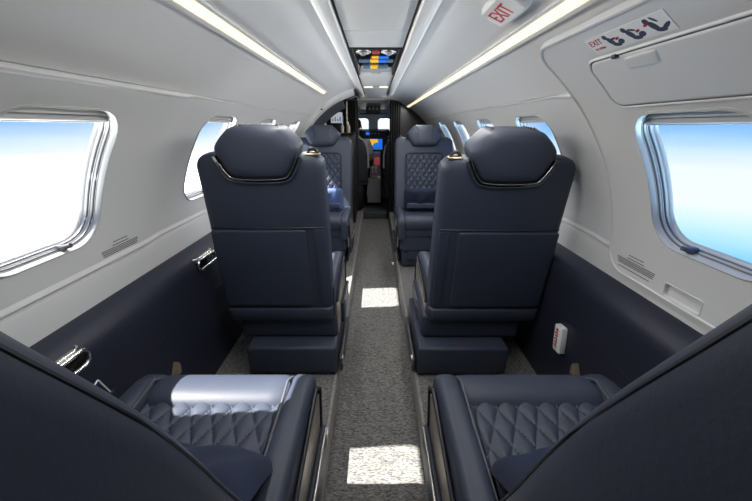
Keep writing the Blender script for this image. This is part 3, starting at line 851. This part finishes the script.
J = [((0, 0, .07), (.15, .11)), ((0, 0, .25), (.14, .10)), ((0, -.01, .42), (.15, .10)), ((0, -.01, .50), (.09, .075)), ((0, 0, .565), .052), ((0, .015, .62), (.062, .075)), ((0, .02, .69), (.075, .092)), ((0, .015, .755), (.06, .07)),
     ((-.17, -.01, .46), .058), ((-.22, .06, .25), .045), ((-.16, .30, .20), .035), ((.17, -.01, .46), .058), ((.22, .06, .25), .045), ((.16, .30, .20), .035),
     ((-.09, .12, .05), .085), ((-.10, .43, .06), .065), ((-.10, .50, -.33), .048), ((-.10, .60, -.37), .038), ((.09, .12, .05), .085), ((.10, .43, .06), .065), ((.10, .50, -.33), .048), ((.10, .60, -.37), .038)]
Ed = [(0,1),(1,2),(2,3),(3,4),(4,5),(5,6),(6,7),(2,8),(8,9),(9,10),(2,11),(11,12),(12,13),(0,14),(14,15),(15,16),(16,17),(0,18),(18,19),(19,20),(20,21)]
body = skinned('body', J, Ed, 'skin', pl)
for s in (-1, 1):     # hands on the yoke: palm, four fingers and a thumb
    for f in range(4):
        x = s * (.16 - .018 * (f - 1.5)); L = (.07, .082, .078, .062)[f]
        skinned('finger', [((x, .29, .20), .011), ((x, .29 + L * .7, .212), .0095), ((x, .30 + L, .195), .009), ((x, .295 + L * .8, .17), .008)], [(0,1),(1,2),(2,3)], 'skin', body, 0, 1)
    skinned('thumb', [((s * .14, .29, .205), .012), ((s * .108, .33, .215), .010), ((s * .10, .36, .21), .009)], [(0,1),(1,2)], 'skin', body, 0, 1)
skinned('shirt', [((0, 0, .08), (.158, .118)), ((0, 0, .25), (.15, .11)), ((0, -.01, .42), (.16, .112)), ((0, -.01, .505), (.09, .08)), ((-.17, -.01, .46), .068), ((-.215, .045, .29), .056), ((.17, -.01, .46), .068), ((.215, .045, .29), .056)], [(0,1),(1,2),(2,3),(2,4),(4,5),(2,6),(6,7)], 'shirt', pl)
skinned('trousers', [((0, 0, .06), (.156, .12)), ((-.09, .12, .05), .093), ((-.10, .43, .06), .073), ((-.10, .50, -.30), .056), ((.09, .12, .05), .093), ((.10, .43, .06), .073), ((.10, .50, -.30), .056)], [(0,1),(1,2),(2,3),(0,4),(4,5),(5,6)], 'trouser', pl)
bm = BM(); bmesh.ops.create_uvsphere(bm, u_segments=20, v_segments=14, radius=1)
for v in bm.verts:
    c = v.co.copy(); yy = c.y
    v.co = Vector((c.x * .086, .008 + c.y * .108 - (.0 if yy < .3 else (yy - .3) * .035), .712 + c.z * (.085 if c.z > 0 else (.10 if yy < .1 else .02))))
obj('hair', bm, 'hair', pl)
for s in (-1, 1):
    bm = BM(); bmesh.ops.create_uvsphere(bm, u_segments=12, v_segments=8, radius=1); bmesh.ops.scale(bm, vec=(.010, .02, .031), verts=bm.verts); bmesh.ops.translate(bm, vec=(s * .084, .02, .668), verts=bm.verts); obj('ear', bm, 'skin', body)
    bm = BM(); bmesh.ops.create_uvsphere(bm, u_segments=10, v_segments=8, radius=.009); bmesh.ops.translate(bm, vec=(s * .03, .108, .69), verts=bm.verts); obj('eye', bm, 'hair', body)
bm = BM(); box(bm, (0, .118, .665), (.022, .03, .04), .009); obj('nose', bm, 'skin', body)
bm = BM(); box(bm, (0, .104, .632), (.045, .012, .010), .004); obj('mouth', bm, 'red', body)
# the step down from the flight deck
bm = BM(); box(bm, (-.02, 4.42, -.02), (.34, .10, .10), .01); tag(obj('entry_step', bm, 'dgrey'), 'dark step at the end of the aisle under the cockpit entry', 'step')

# ------------------------------------------------------------------ sky, sun
w = bpy.data.worlds.new('sky'); sc.world = w; w.use_nodes = True
n, l = w.node_tree.nodes, w.node_tree.links
bg = n['Background']
tc = n.new('ShaderNodeTexCoord'); sp = n.new('ShaderNodeSeparateXYZ'); l.new(tc.outputs['Generated'], sp.inputs[0])
ns = n.new('ShaderNodeTexNoise'); ns.inputs['Scale'].default_value = 2.2; ns.inputs['Detail'].default_value = 3
mpn = n.new('ShaderNodeMapping'); mpn.inputs['Scale'].default_value = (.8, .8, 5); l.new(tc.outputs['Generated'], mpn.inputs[0]); l.new(mpn.outputs[0], ns.inputs['Vector'])
def math_node(op, a, b):
    m = n.new('ShaderNodeMath'); m.operation = op
    for i, v in enumerate((a, b)):
        if isinstance(v, (int, float)): m.inputs[i].default_value = v
        else: l.new(v, m.inputs[i])
    return m.outputs[0]
wob = math_node('MULTIPLY', math_node('SUBTRACT', ns.outputs['Fac'], .5), .07)
zz = math_node('ADD', sp.outputs['Z'], wob)
fac = math_node('MULTIPLY_ADD', zz, .5); fac.node.inputs[2].default_value = .5
def ramp(stops):
    r = n.new('ShaderNodeValToRGB'); e = r.color_ramp.elements
    while len(e) < len(stops): e.new(.5)
    for el, (p, c) in zip(e, stops): el.position = .5 + p * .5; el.color = (*c, 1)
    l.new(fac, r.inputs['Fac']); return r.outputs['Color']
# over the cloud deck on the sunny side; haze over water on the other
left = ramp([(-1, (.95, .97, 1.)), (-.065, (1., 1., 1.)), (-.035, (.72, .87, 1.)), (.01, (.24, .50, .97)), (.3, (.12, .32, .85)), (1, (.08, .25, .75))])
right = ramp([(-1, (.50, .72, 1)), (-.40, (.44, .70, 1.)), (-.30, (.14, .48, 1.)), (-.25, (.25, .66, 1.)), (-.20, (.55, .87, 1.)), (-.15, (.88, .96, 1.)), (-.085, (.86, .94, 1.)), (-.05, (.58, .80, 1.)), (-.02, (.30, .58, 1.)), (.02, (.15, .40, .94)), (1, (.08, .25, .75))])
mx = n.new('ShaderNodeMixRGB'); 
sx = n.new('ShaderNodeMapRange'); sx.inputs['From Min'].default_value = -.25; sx.inputs['From Max'].default_value = .25; l.new(sp.outputs['X'], sx.inputs['Value'])
l.new(sx.outputs[0], mx.inputs['Fac']); l.new(left, mx.inputs[1]); l.new(right, mx.inputs[2])
mf = n.new('ShaderNodeMixRGB'); mf.inputs[2].default_value = (1, 1, 1, 1)      # pale haze straight ahead
fy = n.new('ShaderNodeMapRange'); fy.inputs['From Min'].default_value = .90; fy.inputs['From Max'].default_value = .97; l.new(sp.outputs['Y'], fy.inputs['Value'])
l.new(fy.outputs[0], mf.inputs['Fac']); l.new(mx.outputs[0], mf.inputs[1]); l.new(mf.outputs[0], bg.inputs['Color'])
# cloud deck brightened below the view to light the cabin, most under the sun
dk = n.new('ShaderNodeMapRange'); dk.inputs['From Min'].default_value = -.28; dk.inputs['From Max'].default_value = -.55; dk.inputs['To Max'].default_value = 17.0; l.new(sp.outputs['Z'], dk.inputs['Value'])
lf = n.new('ShaderNodeMapRange'); lf.inputs['From Min'].default_value = -.05; lf.inputs['From Max'].default_value = -.20; lf.inputs['To Max'].default_value = 4.0; l.new(sp.outputs['Z'], lf.inputs['Value'])
iv = math_node('SUBTRACT', 1.0, sx.outputs[0])
dks = math_node('MULTIPLY', dk.outputs[0], math_node('ADD', math_node('MULTIPLY', iv, .2), .8))
l.new(math_node('ADD', math_node('ADD', dks, math_node('MULTIPLY', lf.outputs[0], iv)), .93), bg.inputs['Strength'])

su = bpy.data.lights.new('sun', 'SUN'); su.energy = 20.0; su.angle = math.radians(.6); su.color = (1, .95, .88)
so = bpy.data.objects.new('sun', su); COL.objects.link(so)
so.rotation_euler = Vector((.69, .085, -1.0)).to_track_quat('-Z', 'Y').to_euler()
# the lamps behind the strip diffusers
for side, y1 in ((-1, 2.6), (1, 4.3)):
    la = bpy.data.lights.new('strip_lamp', 'AREA'); la.shape = 'RECTANGLE'; la.size = .03; la.size_y = y1 - .45; la.energy = 11.5 * (y1 - .45) / 3.4; la.color = (1, .97, .92)
    lo = bpy.data.objects.new('strip_lamp', la); COL.objects.link(lo)
    p = W(side, (y1 + .45) / 2, 28.2, RC - .028); lo.location = p
    a = math.radians(29.3); dirv = Vector((-side, 0, -1.3)).normalized()
    zax = -dirv; yax = Vector((0, 1, 0)); xax = yax.cross(zax)
    lo.rotation_euler = Matrix((xax, yax, zax)).transposed().to_euler()

# ------------------------------------------------------------------ camera
cam = bpy.data.cameras.new('camera'); cam.sensor_width = 36; cam.lens = 334 * 36 / 752; cam.clip_start = .02
co = bpy.data.objects.new('camera', cam); COL.objects.link(co)
co.location = (0, 0, 1.10); co.rotation_euler = (PI/2 - math.atan(123.5 / 334), 0, 0)
sc.camera = co
sc.view_settings.view_transform = 'Standard'; sc.view_settings.look = 'None'; sc.view_settings.gamma = 1; sc.view_settings.exposure = 0.28
sc.view_settings.use_curve_mapping = False
sc.cycles.use_denoising = True
sc.cycles.max_bounces = 10; sc.cycles.diffuse_bounces = 6; sc.cycles.transparent_max_bounces = 12
